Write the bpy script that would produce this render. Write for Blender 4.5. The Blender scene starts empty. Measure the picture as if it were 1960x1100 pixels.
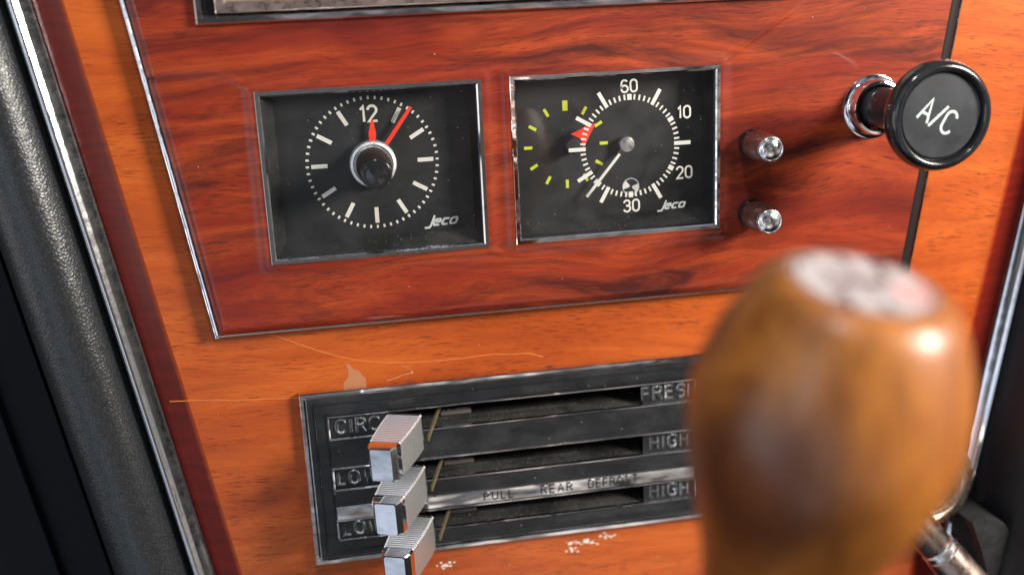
import bpy, bmesh, math, random
from mathutils import Vector, Matrix
random.seed(7)
S = bpy.context.scene
COL = S.collection
MM = 0.001
def W3(p):                      # dashboard coordinates in mm (u right, v up, w out of the panel) -> world metres, Z up
    return Vector((p[0]*MM, -p[2]*MM, p[1]*MM))

# ------------------------------------------------------------------ camera, light, exposure
cd = bpy.data.cameras.new('camera'); cam = bpy.data.objects.new('camera', cd); COL.objects.link(cam)
right = W3((984.20, -45.04, 171.22)); up = W3((87.018, 965.29, -246.24)); back = W3((-154.19, 257.25, 953.96))
cm = Matrix((right, up, back)).transposed().to_4x4(); cm.translation = W3((-13.811, 55.916, 383.691))
cam.matrix_world = cm
cd.sensor_fit = 'HORIZONTAL'; cd.sensor_width = 36; cd.lens = 36*2019.49/1960
cd.clip_start = 0.01; cd.clip_end = 20
cd.dof.use_dof = True; cd.dof.focus_distance = 0.392; cd.dof.aperture_fstop = 4.3; cd.dof.aperture_blades = 0
S.camera = cam
S.view_settings.view_transform = 'Standard'; S.view_settings.look = 'None'
S.view_settings.exposure = 0.0; S.view_settings.gamma = 1.0; S.view_settings.use_curve_mapping = False
S.cycles.max_bounces = 10; S.cycles.transparent_max_bounces = 12; S.cycles.caustics_reflective = False
S.cycles.sample_clamp_indirect = 4.0
wd = bpy.data.worlds.new('World'); S.world = wd; wd.use_nodes = True
nt = wd.node_tree; nt.nodes.clear()
# cabin surroundings: near-black base plus added bright lobes aimed to reflect in metal, glass and lacquer
def wn(typ, **k):
    x = nt.nodes.new(typ)
    for a, v in k.items(): setattr(x, a, v)
    return x
tc = wn('ShaderNodeTexCoord'); acc = None
no = wn('ShaderNodeTexNoise'); no.inputs['Scale'].default_value = 2.6; no.inputs['Detail'].default_value = 3; nt.links.new(tc.outputs['Generated'], no.inputs['Vector'])
nm = wn('ShaderNodeMapRange'); nm.inputs['From Min'].default_value = .38; nm.inputs['From Max'].default_value = .62; nm.inputs['To Min'].default_value = .15; nm.inputs['To Max'].default_value = 1.5
nt.links.new(no.outputs['Fac'], nm.inputs['Value'])
for d, lo, hi, colr in (((-.585, -.40, .69), .80, .93, (1.15, 1.30, 1.55)), ((.03, -.08, 1), .925, .985, (.40, .40, .41)), ((.19, -.12, .97), .985, .996, (.26, .13, .07)), ((0, 1, .25), .45, .9, (.34, .37, .41)),
                        ((.93, .05, .35), .72, .93, (.50, .47, .43)), ((-.8, .35, .5), .80, .94, (.60, .64, .70)), ((-.95, -.10, .26), .945, .985, (3.4, 3.3, 3.2)), ((.27, -.50, .82), .965, .992, (1.1, 1.0, .92)), ((-.05, -.62, .78), .95, .985, (.22, .20, .19))):
    dv = W3(d).normalized(); dp = wn('ShaderNodeVectorMath', operation='DOT_PRODUCT'); nt.links.new(tc.outputs['Generated'], dp.inputs[0]); dp.inputs[1].default_value = dv
    mr = wn('ShaderNodeMapRange', interpolation_type='SMOOTHSTEP'); mr.inputs['From Min'].default_value = lo; mr.inputs['From Max'].default_value = hi; nt.links.new(dp.outputs['Value'], mr.inputs['Value'])
    sc = wn('ShaderNodeVectorMath', operation='SCALE'); sc.inputs[0].default_value = colr; nt.links.new(mr.outputs[0], sc.inputs['Scale'])
    if acc is None: acc = sc.outputs[0]
    else:
        ad = wn('ShaderNodeVectorMath', operation='ADD'); nt.links.new(acc, ad.inputs[0]); nt.links.new(sc.outputs[0], ad.inputs[1]); acc = ad.outputs[0]
ml = wn('ShaderNodeVectorMath', operation='SCALE'); nt.links.new(acc, ml.inputs[0]); nt.links.new(nm.outputs[0], ml.inputs['Scale'])
ad = wn('ShaderNodeVectorMath', operation='ADD'); nt.links.new(ml.outputs[0], ad.inputs[0]); ad.inputs[1].default_value = (.012, .012, .015)
bgn = wn('ShaderNodeBackground'); wo = wn('ShaderNodeOutputWorld'); nt.links.new(ad.outputs[0], bgn.inputs['Color']); nt.links.new(bgn.outputs[0], wo.inputs[0])
bgn.inputs['Strength'].default_value = 0.62

def area(name, loc, target, sx_, sy_, power, color):
    l = bpy.data.lights.new(name, 'AREA'); l.shape = 'RECTANGLE'; l.size = sx_; l.size_y = sy_; l.energy = power; l.color = color
    o = bpy.data.objects.new(name, l); COL.objects.link(o); o.location = W3(loc)
    o.rotation_euler = (W3(target) - W3(loc)).to_track_quat('-Z', 'Y').to_euler(); return o
area('side_window_light', (620, 235, 430), (80, -30, 0), 0.20, 0.20, 10.6, (1.0, 0.95, 0.87))
area('far_window_light', (-420, 150, 620), (0, -40, 0), 0.12, 0.26, 0.42, (0.80, 0.90, 1.0))
area('windscreen_light', (20, 600, 420), (60, -20, 0), 0.07, 0.06, 1.7, (0.92, 0.96, 1.0))

# ------------------------------------------------------------------ materials
class NT:
    def __init__(s, name):
        s.m = bpy.data.materials.new(name); s.m.use_nodes = True; s.t = s.m.node_tree
        s.b = s.t.nodes['Principled BSDF']; s.out = s.t.nodes['Material Output']; s._tc = None
    def n(s, typ, props=None, **ins):
        x = s.t.nodes.new(typ)
        for k, v in (props or {}).items(): setattr(x, k, v)
        for k, v in ins.items(): s.set(x, k.replace('_', ' '), v)
        return x
    def set(s, node, key, v):
        i = node.inputs[int(key)] if key.isdigit() else node.inputs[key]
        if isinstance(v, bpy.types.NodeSocket): s.t.links.new(v, i)
        elif hasattr(v, 'outputs'): s.t.links.new(v.outputs[0], i)
        else:
            try: i.default_value = v
            except Exception: i.default_value = tuple(v) + (1,)
    def P(s, **k):
        for a, v in k.items(): s.set(s.b, a.replace('_', ' '), v)
        return s
    def co(s, scale=(1, 1, 1), rot=(0, 0, 0), loc=(0, 0, 0)):     # mm object coordinates (x right, z up) scaled
        if s._tc is None: s._tc = s.n('ShaderNodeTexCoord')
        mp = s.n('ShaderNodeMapping'); s.t.links.new(s._tc.outputs['Object'], mp.inputs['Vector'])
        mp.inputs['Scale'].default_value = tuple(1000*q for q in scale); mp.inputs['Rotation'].default_value = rot; mp.inputs['Location'].default_value = loc
        return mp.outputs[0]
    def noise(s, vec, scale=1, detail=3, rough=.5, dist=0):
        x = s.n('ShaderNodeTexNoise', Scale=scale, Detail=detail, Roughness=rough, Distortion=dist); s.t.links.new(vec, x.inputs['Vector'])
        return x.outputs['Fac']
    def ramp(s, fac, stops):
        x = s.n('ShaderNodeValToRGB'); s.t.links.new(fac, x.inputs[0]); el = x.color_ramp.elements
        while len(el) > 1: el.remove(el[0])
        el[0].position = stops[0][0]; el[0].color = tuple(stops[0][1]) + (1,)
        for p, c in stops[1:]:
            q = el.new(p); q.color = tuple(c) + (1,)
        return x.outputs[0]
    def fr(s, fac, a, b, lo=0., hi=1.):
        x = s.n('ShaderNodeMapRange'); s.t.links.new(fac, x.inputs['Value'])
        x.inputs['From Min'].default_value = a; x.inputs['From Max'].default_value = b; x.inputs['To Min'].default_value = lo; x.inputs['To Max'].default_value = hi
        return x.outputs[0]
    def mix(s, fac, a, b, mode='MIX'):
        x = s.n('ShaderNodeMix', {'data_type': 'RGBA', 'blend_type': mode})
        for i, v in ((x.inputs['Factor'], fac), (x.inputs['A'], a), (x.inputs['B'], b)): pass
        def put(idx, v):
            i = x.inputs[idx]
            if isinstance(v, bpy.types.NodeSocket): s.t.links.new(v, i)
            else: i.default_value = v if isinstance(v, float) else tuple(v) + (1,)
        put(0, fac); put(6, a); put(7, b)
        return x.outputs[2]
    def math(s, op, a, b):
        x = s.n('ShaderNodeMath', {'operation': op})
        for i, v in enumerate((a, b)):
            if isinstance(v, bpy.types.NodeSocket): s.t.links.new(v, x.inputs[i])
            else: x.inputs[i].default_value = v
        return x.outputs[0]
    def bump(s, h, strength=.3, dist=.0002, key='Normal'):
        x = s.n('ShaderNodeBump', Strength=strength, Distance=dist); s.t.links.new(h, x.inputs['Height'])
        s.t.links.new(x.outputs[0], s.b.inputs[key]); return x
    def specks(s, dens=.35, size=.22, thr=.62):                   # sparse dust specks, 0..1 mask
        v = s.n('ShaderNodeTexVoronoi', Scale=dens); s.t.links.new(s.co(), v.inputs['Vector'])
        near = s.fr(v.outputs['Distance'], size*.5, size, 1, 0)
        sep = s.n('ShaderNodeSeparateColor'); s.t.links.new(v.outputs['Color'], sep.inputs[0])
        return s.math('MULTIPLY', near, s.fr(sep.outputs[0], thr, thr+.25))

def wood(name, dark, mid, light, pore, patch, tilt, pore_amt, seed, smoke=.85, coat_r=.07, flow=12.):
    m = NT(name); base = m.co((1, 1, 1), (0, -tilt, 0), (seed*40, 0, seed*17))
    def lay(sc): 
        x = m.n('ShaderNodeVectorMath', {'operation': 'MULTIPLY'}); m.t.links.new(vec, x.inputs[0]); x.inputs[1].default_value = sc; return x.outputs[0]
    # the grain wanders: shift the coordinates up and down in slow waves
    vec = base; w1 = m.noise(lay((.011, .02, .022)), 1, 2, .4); w2 = m.noise(lay((.05, .05, .06)), 1, 2, .5)
    off = m.n('ShaderNodeCombineXYZ'); m.t.links.new(m.math('ADD', m.fr(w1, .2, .8, -flow, flow), m.fr(w2, .2, .8, -.6, .6)), off.inputs['Z'])
    ad = m.n('ShaderNodeVectorMath', {'operation': 'ADD'}); m.t.links.new(base, ad.inputs[0]); m.t.links.new(off.outputs[0], ad.inputs[1]); vec = ad.outputs[0]
    big = m.noise(lay((.0085, .03, .060)), 1, 5, .58, .5)
    c = m.ramp(big, [(.30, dark), (.45, mid), (.60, light), (.76, mid)])
    st = m.noise(lay((.010, .03, .062)), 1, 6, .66, .7)                       # broad smoky figure
    c = m.mix(m.fr(st, .475, .66, 0, smoke), c, patch)
    s2 = m.noise(lay((.013, .05, .33)), 1, 5, .66, .3)                        # narrow streaks along the grain
    c = m.mix(m.fr(s2, .52, .76, 0, smoke*.6), c, patch)
    fib = m.noise(lay((.045, .3, 2.4)), 1, 4, .7)                             # fibres
    c = m.mix(m.fr(fib, .36, .66, 0, .34), c, m.mix(.5, patch, dark))
    p = m.noise(lay((.17, .6, 2.7)), 1, 2, .45, .2)                           # open pores
    gate = m.noise(lay((.02, .02, .07)), 1, 3)
    pm = m.math('MULTIPLY', m.fr(p, .585, .66), m.fr(gate, .34, .58, .15, 1))
    c = m.mix(m.math('MULTIPLY', pm, pore_amt), c, pore)
    sp = m.specks(.14, .045, .60)
    c = m.mix(m.math('MULTIPLY', sp, .45), c, (.75, .62, .52))
    m.P(Base_Color=c, Roughness=.5, Specular_IOR_Level=.12, Coat_Weight=.75, Coat_IOR=1.42)
    sm = m.noise(m.co((.05, .05, .05)), 1, 3); m.P(Coat_Roughness=m.fr(sm, .35, .7, coat_r, coat_r+.08))
    wav = m.noise(m.co((.05, .05, .12)), 1, 2); m.bump(wav, .10, .0008, 'Coat Normal')
    m.bump(p, .10, .0001)
    return m.m
M = {}
M['red_wood'] = wood('red_lacquered_veneer', (.14, .014, .008), (.255, .027, .0100), (.41, .060, .014), (.050, .009, .008), (.042, .0080, .0078), -.03, .6, 3.1, .93, flow=8.)
M['orange_wood'] = wood('orange_lacquered_veneer', (.35, .058, .009), (.47, .084, .013), (.58, .122, .018), (.13, .021, .007), (.28, .043, .008), .03, .85, 11.7, .5, flow=5.)
m = NT('mahogany_edge'); n_ = m.noise(m.co((.02, .1, .5)), 1, 3)
at = m.n('ShaderNodeAttribute', {'attribute_name': 'across'})
stain = m.mix(m.fr(at.outputs['Fac'], 0, .17), m.mix(m.fr(n_, .3, .7), (.36, .055, .009), (.44, .072, .011)), m.ramp(n_, [(.3, (.15, .011, .006)), (.7, (.23, .016, .008))]))
m.P(Base_Color=stain, Roughness=.5, Specular_IOR_Level=.1, Coat_Weight=.3, Coat_Roughness=.2)
M['edge_wood'] = m.m
m = NT('painted_shade_edge'); m.P(Base_Color=(.014, .0055, .005), Roughness=.6, Specular_IOR_Level=.2); M['shade_edge'] = m.m

def chrome(name, col=(.80, .80, .82), r=.10, pit=.5, bump=.0):
    m = NT(name); a = m.noise(m.co((.25, .25, .25)), 1, 5, .7)
    b = m.noise(m.co((2.6, 2.6, 2.6)), 1, 2)
    m.P(Metallic=1.0, Base_Color=m.mix(m.math('MULTIPLY', m.fr(a, .48, .75), pit), col, (.33, .31, .30)),
        Roughness=m.fr(m.math('ADD', m.math('MULTIPLY', a, .6), m.math('MULTIPLY', b, .4)), .35, .65, r*.6, r*1.9))
    if bump: m.bump(m.noise(m.co((.035, .06, .09)), 1, 2, .4), bump, .0035)
    return m.m
def flat(name, col, r=.5, **k):
    m = NT(name); a = m.noise(m.co((.8, .8, .8)), 1, 3)
    m.P(Base_Color=m.mix(m.fr(a, .35, .75, 0, .35), col, tuple(q*.8 for q in col)), Roughness=r, **k); return m.m
M['chrome'] = chrome('polished_chrome', r=.07, pit=.25, bump=.35)
M['old_chrome'] = chrome('pitted_chrome', (.66, .66, .67), .13, .45, .07)
M['mirror'] = chrome('bright_chrome', (.86, .87, .90), .05, .12, .06)
M['wavy_chrome'] = chrome('wavy_bright_chrome', (.84, .84, .86), .05, .12, .35)
M['cap_chrome'] = chrome('satin_chrome_cap', (.92, .92, .93), .14, .05, .0)
m = NT('ribbed_chrome'); m.P(Metallic=1.0, Base_Color=(.90, .89, .88, 1), Roughness=.37); M['ribbed_chrome'] = m.m
M['brown_chrome'] = chrome('brown_plated_metal', (.40, .30, .26), .30, .15)
M['knurl_dark'] = flat('dark_fluted_plastic', (.014, .010, .009), .55, Specular_IOR_Level=.35)
M['bronze'] = chrome('dull_bronze_metal', (.42, .36, .29), .26, .6)
M['matt_silver'] = chrome('matt_silver_metal', (.80, .80, .79), .42, .05)
M['spun'] = chrome('spun_steel', (.72, .72, .73), .22, .1)

def black(name, col=(.012, .013, .015), r=.35, dust=.0, thr=.62, dens=.35, coat=0, grey=(.20, .20, .19), size=.22):
    m = NT(name); a = m.noise(m.co((.06, .06, .06)), 1, 4, .6)
    c = m.mix(m.fr(a, .35, .75), col, tuple(q*1.7+.003 for q in col))
    if dust:
        haze = m.noise(m.co((.04, .04, .09), (0, 0, 0), (4, 0, 2)), 1, 5, .7)
        c = m.mix(m.math('MULTIPLY', m.fr(haze, .45, .8), dust*.35), c, grey)
        c = m.mix(m.math('MULTIPLY', m.specks(dens, size, thr), dust), c, tuple(min(1, q*2.2) for q in grey))
    m.P(Base_Color=c, Roughness=m.fr(a, .3, .7, r*.85, r*1.2), Specular_IOR_Level=.4, Coat_Weight=coat, Coat_Roughness=.08)
    return m.m
M['black'] = black('satin_black_plastic', (.009, .0095, .011), r=.36, dust=.5, thr=.75, dens=.30, size=.12)
M['black_gloss'] = black('gloss_black_plastic', (.008, .008, .009), .16, dust=.25, thr=.8, dens=.3, coat=.5, size=.12)
M['dial_black'] = black('matt_black_dial', (.0055, .006, .0065), .6, dust=.18, thr=.82, dens=.5, size=.13)
M['dusty_black'] = black('dusty_black_plastic', (.010, .0105, .011), .5, dust=.6, thr=.62, dens=.75, grey=(.15, .14, .13), size=.2)
M['slot_dust'] = black('dust_coated_slot_floor', (.012, .012, .012), .6, dust=.95, thr=.35, dens=1.0, grey=(.17, .155, .14), size=.22)
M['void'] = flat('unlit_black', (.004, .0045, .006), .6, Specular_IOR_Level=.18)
M['felt'] = black('black_felt', (.006, .006, .0065), .95, dust=.5, thr=.72, dens=.22, grey=(.20, .18, .18), size=.10)
M['face_black'] = black('knob_face_black', (.012, .013, .016), .42, dust=.3, thr=.8, dens=.4, grey=(.14, .15, .16), size=.12)
M['white'] = flat('ivory_dial_paint', (.68, .65, .58)); M['yellow'] = flat('luminous_yellow_paint', (.55, .60, .03))
M['silver_print'] = flat('silver_print', (.55, .56, .55), .35)
M['red'] = flat('signal_red_paint', (.85, .045, .018), .4); M['pale_print'] = flat('pale_green_white_paint', (.62, .70, .66))
M['dark_plug'] = flat('dark_grey_metal', (.03, .03, .03), .35)
M['tan'] = flat('tan_metal', (.42, .34, .26), .4, Metallic=.6)
M['lint'] = flat('grey_brown_felt', (.20, .17, .15), .95); M['brass'] = flat('dull_brass', (.42, .34, .20), .4, Metallic=.8)
M['cream'] = flat('worn_white_print', (.60, .54, .53), .35, Coat_Weight=.6, Coat_Roughness=.1); M['maroon'] = flat('maroon_print', (.10, .03, .035), .4); M['pink'] = flat('pink_red_print', (.75, .22, .20), .4)
M['glint_white'] = flat('painted_white_glint', (.85, .78, .68), .3); M['chip_tan'] = flat('bare_flaked_veneer', (.48, .19, .085), .5)
M['scratch_tan'] = flat('dull_scratched_lacquer', (.66, .36, .19), .5); M['pale_grain'] = flat('pale_orange_grain', (.64, .165, .022), .4, Coat_Weight=.8, Coat_Roughness=.08)
M['pale_red_grain'] = flat('pale_red_grain', (.52, .15, .05), .4, Coat_Weight=.8, Coat_Roughness=.08)

def leather(name, col, r=.36):
    m = NT(name)
    v = m.n('ShaderNodeTexVoronoi', {'feature': 'DISTANCE_TO_EDGE'}, Scale=.80); 
    w_ = m.n('ShaderNodeTexNoise', Scale=.35, Detail=3); m.t.links.new(m.co(), w_.inputs['Vector'])
    add = m.n('ShaderNodeVectorMath', {'operation': 'ADD'}); m.t.links.new(m.co((1, 1, 1)), add.inputs[0]); m.t.links.new(w_.outputs['Color'], add.inputs[1])
    m.t.links.new(add.outputs[0], v.inputs['Vector'])
    h = m.fr(v.outputs['Distance'], 0, .32)
    m.P(Base_Color=m.mix(h, tuple(q*.45 for q in col), col), Roughness=r, Specular_IOR_Level=.55)
    m.bump(m.math('ADD', h, m.math('MULTIPLY', m.noise(m.co((.15, .15, .15)), 1, 3), .8)), .30, .00020)
    return m.m
M['leather'] = leather('black_grained_leather', (.030, .032, .035), .30)
M['leather_right'] = leather('black_grained_vinyl', (.010, .012, .016), .5)

KNOT = (1.25*(-9)+4.5, .6*(-36)+4.5, .72*(81)+4.5)
m = NT('varnished_burl_wood'); rot = (.21, .13, 0)
a = m.noise(m.co((.028, .028, .016), rot), 1, 3, .5, .9); b = m.noise(m.co((.30, .30, .028), rot), 1, 5, .62, .6); f = m.noise(m.co((1.1, 1.1, .06), rot), 1, 3, .6)
c = m.ramp(a, [(.30, (.22, .060, .012)), (.45, (.37, .112, .019)), (.58, (.56, .195, .030)), (.74, (.33, .095, .016))])
c = m.mix(m.fr(b, .40, .68, 0, .75), c, (.17, .045, .010)); c = m.mix(m.fr(f, .45, .72, 0, .30), c, (.16, .042, .009))
kv = m.n('ShaderNodeVectorMath', {'operation': 'DISTANCE'}); wv = m.n('ShaderNodeTexNoise', Scale=.07, Detail=3); m.t.links.new(m.co(), wv.inputs['Vector'])
av = m.n('ShaderNodeVectorMath', {'operation': 'MULTIPLY_ADD'}); m.t.links.new(wv.outputs['Color'], av.inputs[0]); av.inputs[1].default_value = (9, 9, 9); m.t.links.new(m.co((1.25, .6, .72)), av.inputs[2])
m.t.links.new(av.outputs[0], kv.inputs[0]); kv.inputs[1].default_value = KNOT
kd = kv.outputs['Value']                                # a dark oval knot with rings round it
c = m.mix(m.fr(kd, 9, 18, .78, 0), c, (.075, .018, .007)); c = m.mix(m.fr(kd, 2, 9, .5, 0), c, (.22, .062, .014))
rg_ = m.math('MULTIPLY', m.fr(m.math('SINE', m.math('MULTIPLY', kd, 1.7), 0.), .1, 1, 0, .5), m.fr(kd, 6, 26, 1, 0)); c = m.mix(rg_, c, (.10, .025, .008))
m.P(Base_Color=c, Roughness=.45, Specular_IOR_Level=.3, Coat_Weight=.6, Coat_Roughness=.29); M['burl'] = m.m

m = NT('dial_glass'); t = m.t; t.nodes.remove(m.b)
lw = m.n('ShaderNodeLayerWeight', Blend=.5); fr_ = m.n('ShaderNodeMath', {'operation': 'MULTIPLY_ADD'}); t.links.new(m.math('POWER', lw.outputs['Facing'], 5.), fr_.inputs[0]); fr_.inputs[1].default_value = .48; fr_.inputs[2].default_value = .028; tr = m.n('ShaderNodeBsdfTransparent'); gl = m.n('ShaderNodeBsdfGlossy', Roughness=.03)
du = m.n('ShaderNodeBsdfDiffuse', Color=(.6, .58, .55, 1)); mx = m.n('ShaderNodeMixShader'); mx2 = m.n('ShaderNodeMixShader')
dm = m.math('ADD', m.math('MULTIPLY', m.specks(.45, .10, .72), .35), m.fr(m.noise(m.co((.03, .03, .05)), 1, 5, .7), .5, .9, .0, .012))
t.links.new(fr_.outputs[0], mx.inputs[0]); t.links.new(tr.outputs[0], mx.inputs[1]); t.links.new(gl.outputs[0], mx.inputs[2])
t.links.new(dm, mx2.inputs[0]); t.links.new(mx.outputs[0], mx2.inputs[1]); t.links.new(du.outputs[0], mx2.inputs[2])
t.links.new(mx2.outputs[0], m.out.inputs[0]); M['glass'] = m.m

# ------------------------------------------------------------------ mesh building
ORG = {}
def thing(name, label, cat, loc=(0, 0, 0), group=None):
    o = bpy.data.objects.new(name, None); COL.objects.link(o); o.location = W3(loc); o.empty_display_size = .01
    o['label'] = label; o['category'] = cat
    if group: o['group'] = group
    ORG[o.name] = Vector(loc); return o
def tag(o, label, cat, group=None):
    o['label'] = label; o['category'] = cat
    if group: o['group'] = group
    return o
class MB:
    def __init__(s): s.v = []; s.f = []; s.mi = []
    def add(s, vs, fs, mi=0):
        k = len(s.v); s.v += [tuple(p) for p in vs]
        for f in fs: s.f.append(tuple(k+i for i in f)); s.mi.append(mi)
    def box(s, u0, u1, v0, v1, w0, w1, b=0, mi=0):
        if b <= 0:
            s.add([(x, y, z) for z in (w0, w1) for y in (v0, v1) for x in (u0, u1)], [(0, 2, 3, 1), (4, 5, 7, 6), (0, 1, 5, 4), (2, 6, 7, 3), (0, 4, 6, 2), (1, 3, 7, 5)], mi); return
        s.loft([[(u0, v0, w0), (u1, v0, w0), (u1, v1, w0), (u0, v1, w0)], [(u0, v0, w1-b), (u1, v0, w1-b), (u1, v1, w1-b), (u0, v1, w1-b)],
                [(u0+b*.3, v0+b*.3, w1-b*.3), (u1-b*.3, v0+b*.3, w1-b*.3), (u1-b*.3, v1-b*.3, w1-b*.3), (u0+b*.3, v1-b*.3, w1-b*.3)],
                [(u0+b, v0+b, w1), (u1-b, v0+b, w1), (u1-b, v1-b, w1), (u0+b, v1-b, w1)]], True, True, mi)
    def loft(s, rings, cap0=False, cap1=False, mi=0, closed=True):
        n = len(rings[0]); vs = [p for r in rings for p in r]; fs = []
        for i in range(len(rings)-1):
            for j in range(n if closed else n-1):
                a, b = i*n+j, i*n+(j+1) % n; fs.append((a, b, b+n, a+n))
        if cap0: fs.append(tuple(reversed(range(n))))
        if cap1: fs.append(tuple((len(rings)-1)*n+j for j in range(n)))
        s.add(vs, fs, mi)
    def lathe(s, o, axis, prof, seg=64, mi=0, cap0=False, cap1=True, knurl=None):
        o = Vector(o); a = Vector(axis).normalized(); x = Vector((0, 1, 0)) if abs(a.y) < .8 else Vector((0, 0, 1))
        b = x.cross(a).normalized(); c = a.cross(b); rings = []
        for k, (r, h) in enumerate(prof):
            ring = []
            for j in range(seg):
                t = 2*math.pi*j/seg; rr = r
                if knurl and knurl[0] <= h <= knurl[1]: rr = r - (knurl[2] if j % 2 else 0)
                ring.append(o + a*h + b*(rr*math.cos(t)) + c*(rr*math.sin(t)))
            rings.append(ring)
        s.loft(rings, cap0, cap1, mi)
    def sweep(s, pts, prof, caps=True, mi=0):        # prof in (n, w) for an open profile along a straight line pts[0]->pts[1], n to the given side
        pass
    def ribbon(s, pl, wd, z0, h=0., bev=0., closed=False, M_=None, mi_top=0, mi_side=0):
        """a stroke of width wd along polyline pl; flat when h=0, else raised with sloped sides"""
        n = len(pl); P = [Vector(p) for p in pl]; L = []; Rr = []; Li = []; Ri = []
        for i in range(n):
            if closed: d0 = P[i]-P[i-1]; d1 = P[(i+1) % n]-P[i]
            else:
                d0 = P[i]-P[i-1] if i else P[1]-P[0]; d1 = P[i+1]-P[i] if i < n-1 else d0
            d0 = d0.normalized(); d1 = d1.normalized(); t = (d0+d1)
            t = t.normalized() if t.length > 1e-6 else d0
            nn = Vector((-t.y, t.x)); k = min(1.8, 1/max(.35, nn.dot(Vector((-d0.y, d0.x)))))
            L.append(P[i]+nn*wd/2*k); Rr.append(P[i]-nn*wd/2*k); Li.append(P[i]+nn*(wd/2-bev)*k); Ri.append(P[i]-nn*(wd/2-bev)*k)
        f = M_ or (lambda x, y, z: (x, y, z))
        m = n if closed else n-1
        if h == 0:
            s.add([f(p.x, p.y, z0) for p in L]+[f(p.x, p.y, z0) for p in Rr], [(i, n+i, n+(i+1) % n, (i+1) % n) for i in range(m)], mi_top)
        else:
            vs = [f(p.x, p.y, z0) for p in L]+[f(p.x, p.y, z0+h) for p in Li]+[f(p.x, p.y, z0+h) for p in Ri]+[f(p.x, p.y, z0) for p in Rr]
            s.add(vs, [], 0); k = len(s.v)-4*n
            for i in range(m):
                j = (i+1) % n
                for a in range(3):
                    s.f.append((k+a*n+i, k+(a+1)*n+i, k+(a+1)*n+j, k+a*n+j)); s.mi.append(mi_top if a == 1 else mi_side)
            if not closed:
                for i in (0, n-1):
                    q = (k+i, k+n+i, k+2*n+i, k+3*n+i); s.f.append(q if i else q[::-1]); s.mi.append(mi_side)
    def disc(s, c, r, z, seg=40, mi=0, M_=None, r1=0, a0=0, a1=2*math.pi):
        f = M_ or (lambda x, y, z: (x, y, z)); n = seg
        pts = [(c[0]+r*math.cos(a0+(a1-a0)*i/n), c[1]+r*math.sin(a0+(a1-a0)*i/n)) for i in range(n+1)]
        if r1 == 0: s.add([f(c[0], c[1], z)]+[f(x, y, z) for x, y in pts], [(0, i+1, i+2) for i in range(n)], mi)
        else:
            q = [(c[0]+r1*math.cos(a0+(a1-a0)*i/n), c[1]+r1*math.sin(a0+(a1-a0)*i/n)) for i in range(n+1)]
            s.add([f(x, y, z) for x, y in pts]+[f(x, y, z) for x, y in q], [(i, i+1, n+2+i, n+1+i) for i in range(n)], mi)
    def poly(s, pts, z, mi=0, h=0):
        n = len(pts)
        if h: s.add([(x, y, z) for x, y in pts]+[(x, y, z+h) for x, y in pts], [tuple(range(n, 2*n))]+[(i, (i+1) % n, n+(i+1) % n, n+i) for i in range(n)], mi)
        else: s.add([(x, y, z) for x, y in pts], [tuple(range(n))], mi)
    def bar(s, c, ang, r0, r1, wd, z, mi=0):          # radial mark, ang clockwise from 12 o'clock
        d = Vector((math.sin(ang), math.cos(ang))); t = Vector((d.y, -d.x)); c = Vector(c)
        q = [c+d*r0-t*wd/2, c+d*r1-t*wd/2, c+d*r1+t*wd/2, c+d*r0+t*wd/2]
        s.add([(p.x, p.y, z) for p in q], [(3, 2, 1, 0)], mi)
    def build(s, name, mats, parent=None, org=None, smooth=35, fix=True):
        me = bpy.data.meshes.new(name)
        o0 = ORG[parent.name] if parent else Vector(org or (0, 0, 0))
        me.from_pydata([W3(Vector(p)-o0) for p in s.v], [], s.f)
        for k in (mats if isinstance(mats, (list, tuple)) else [mats]): me.materials.append(M[k])
        me.polygons.foreach_set('material_index', s.mi)
        if fix:
            bm = bmesh.new(); bm.from_mesh(me); bmesh.ops.remove_doubles(bm, verts=bm.verts, dist=1e-6); bmesh.ops.recalc_face_normals(bm, faces=bm.faces); bm.to_mesh(me); bm.free()
        if smooth:
            me.polygons.foreach_set('use_smooth', [True]*len(me.polygons)); me.set_sharp_from_angle(angle=math.radians(smooth))
        o = bpy.data.objects.new(name, me); COL.objects.link(o)
        if parent: o.parent = parent
        else: o.location = W3(o0)
        ORG[o.name] = Vector(o0); return o

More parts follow.
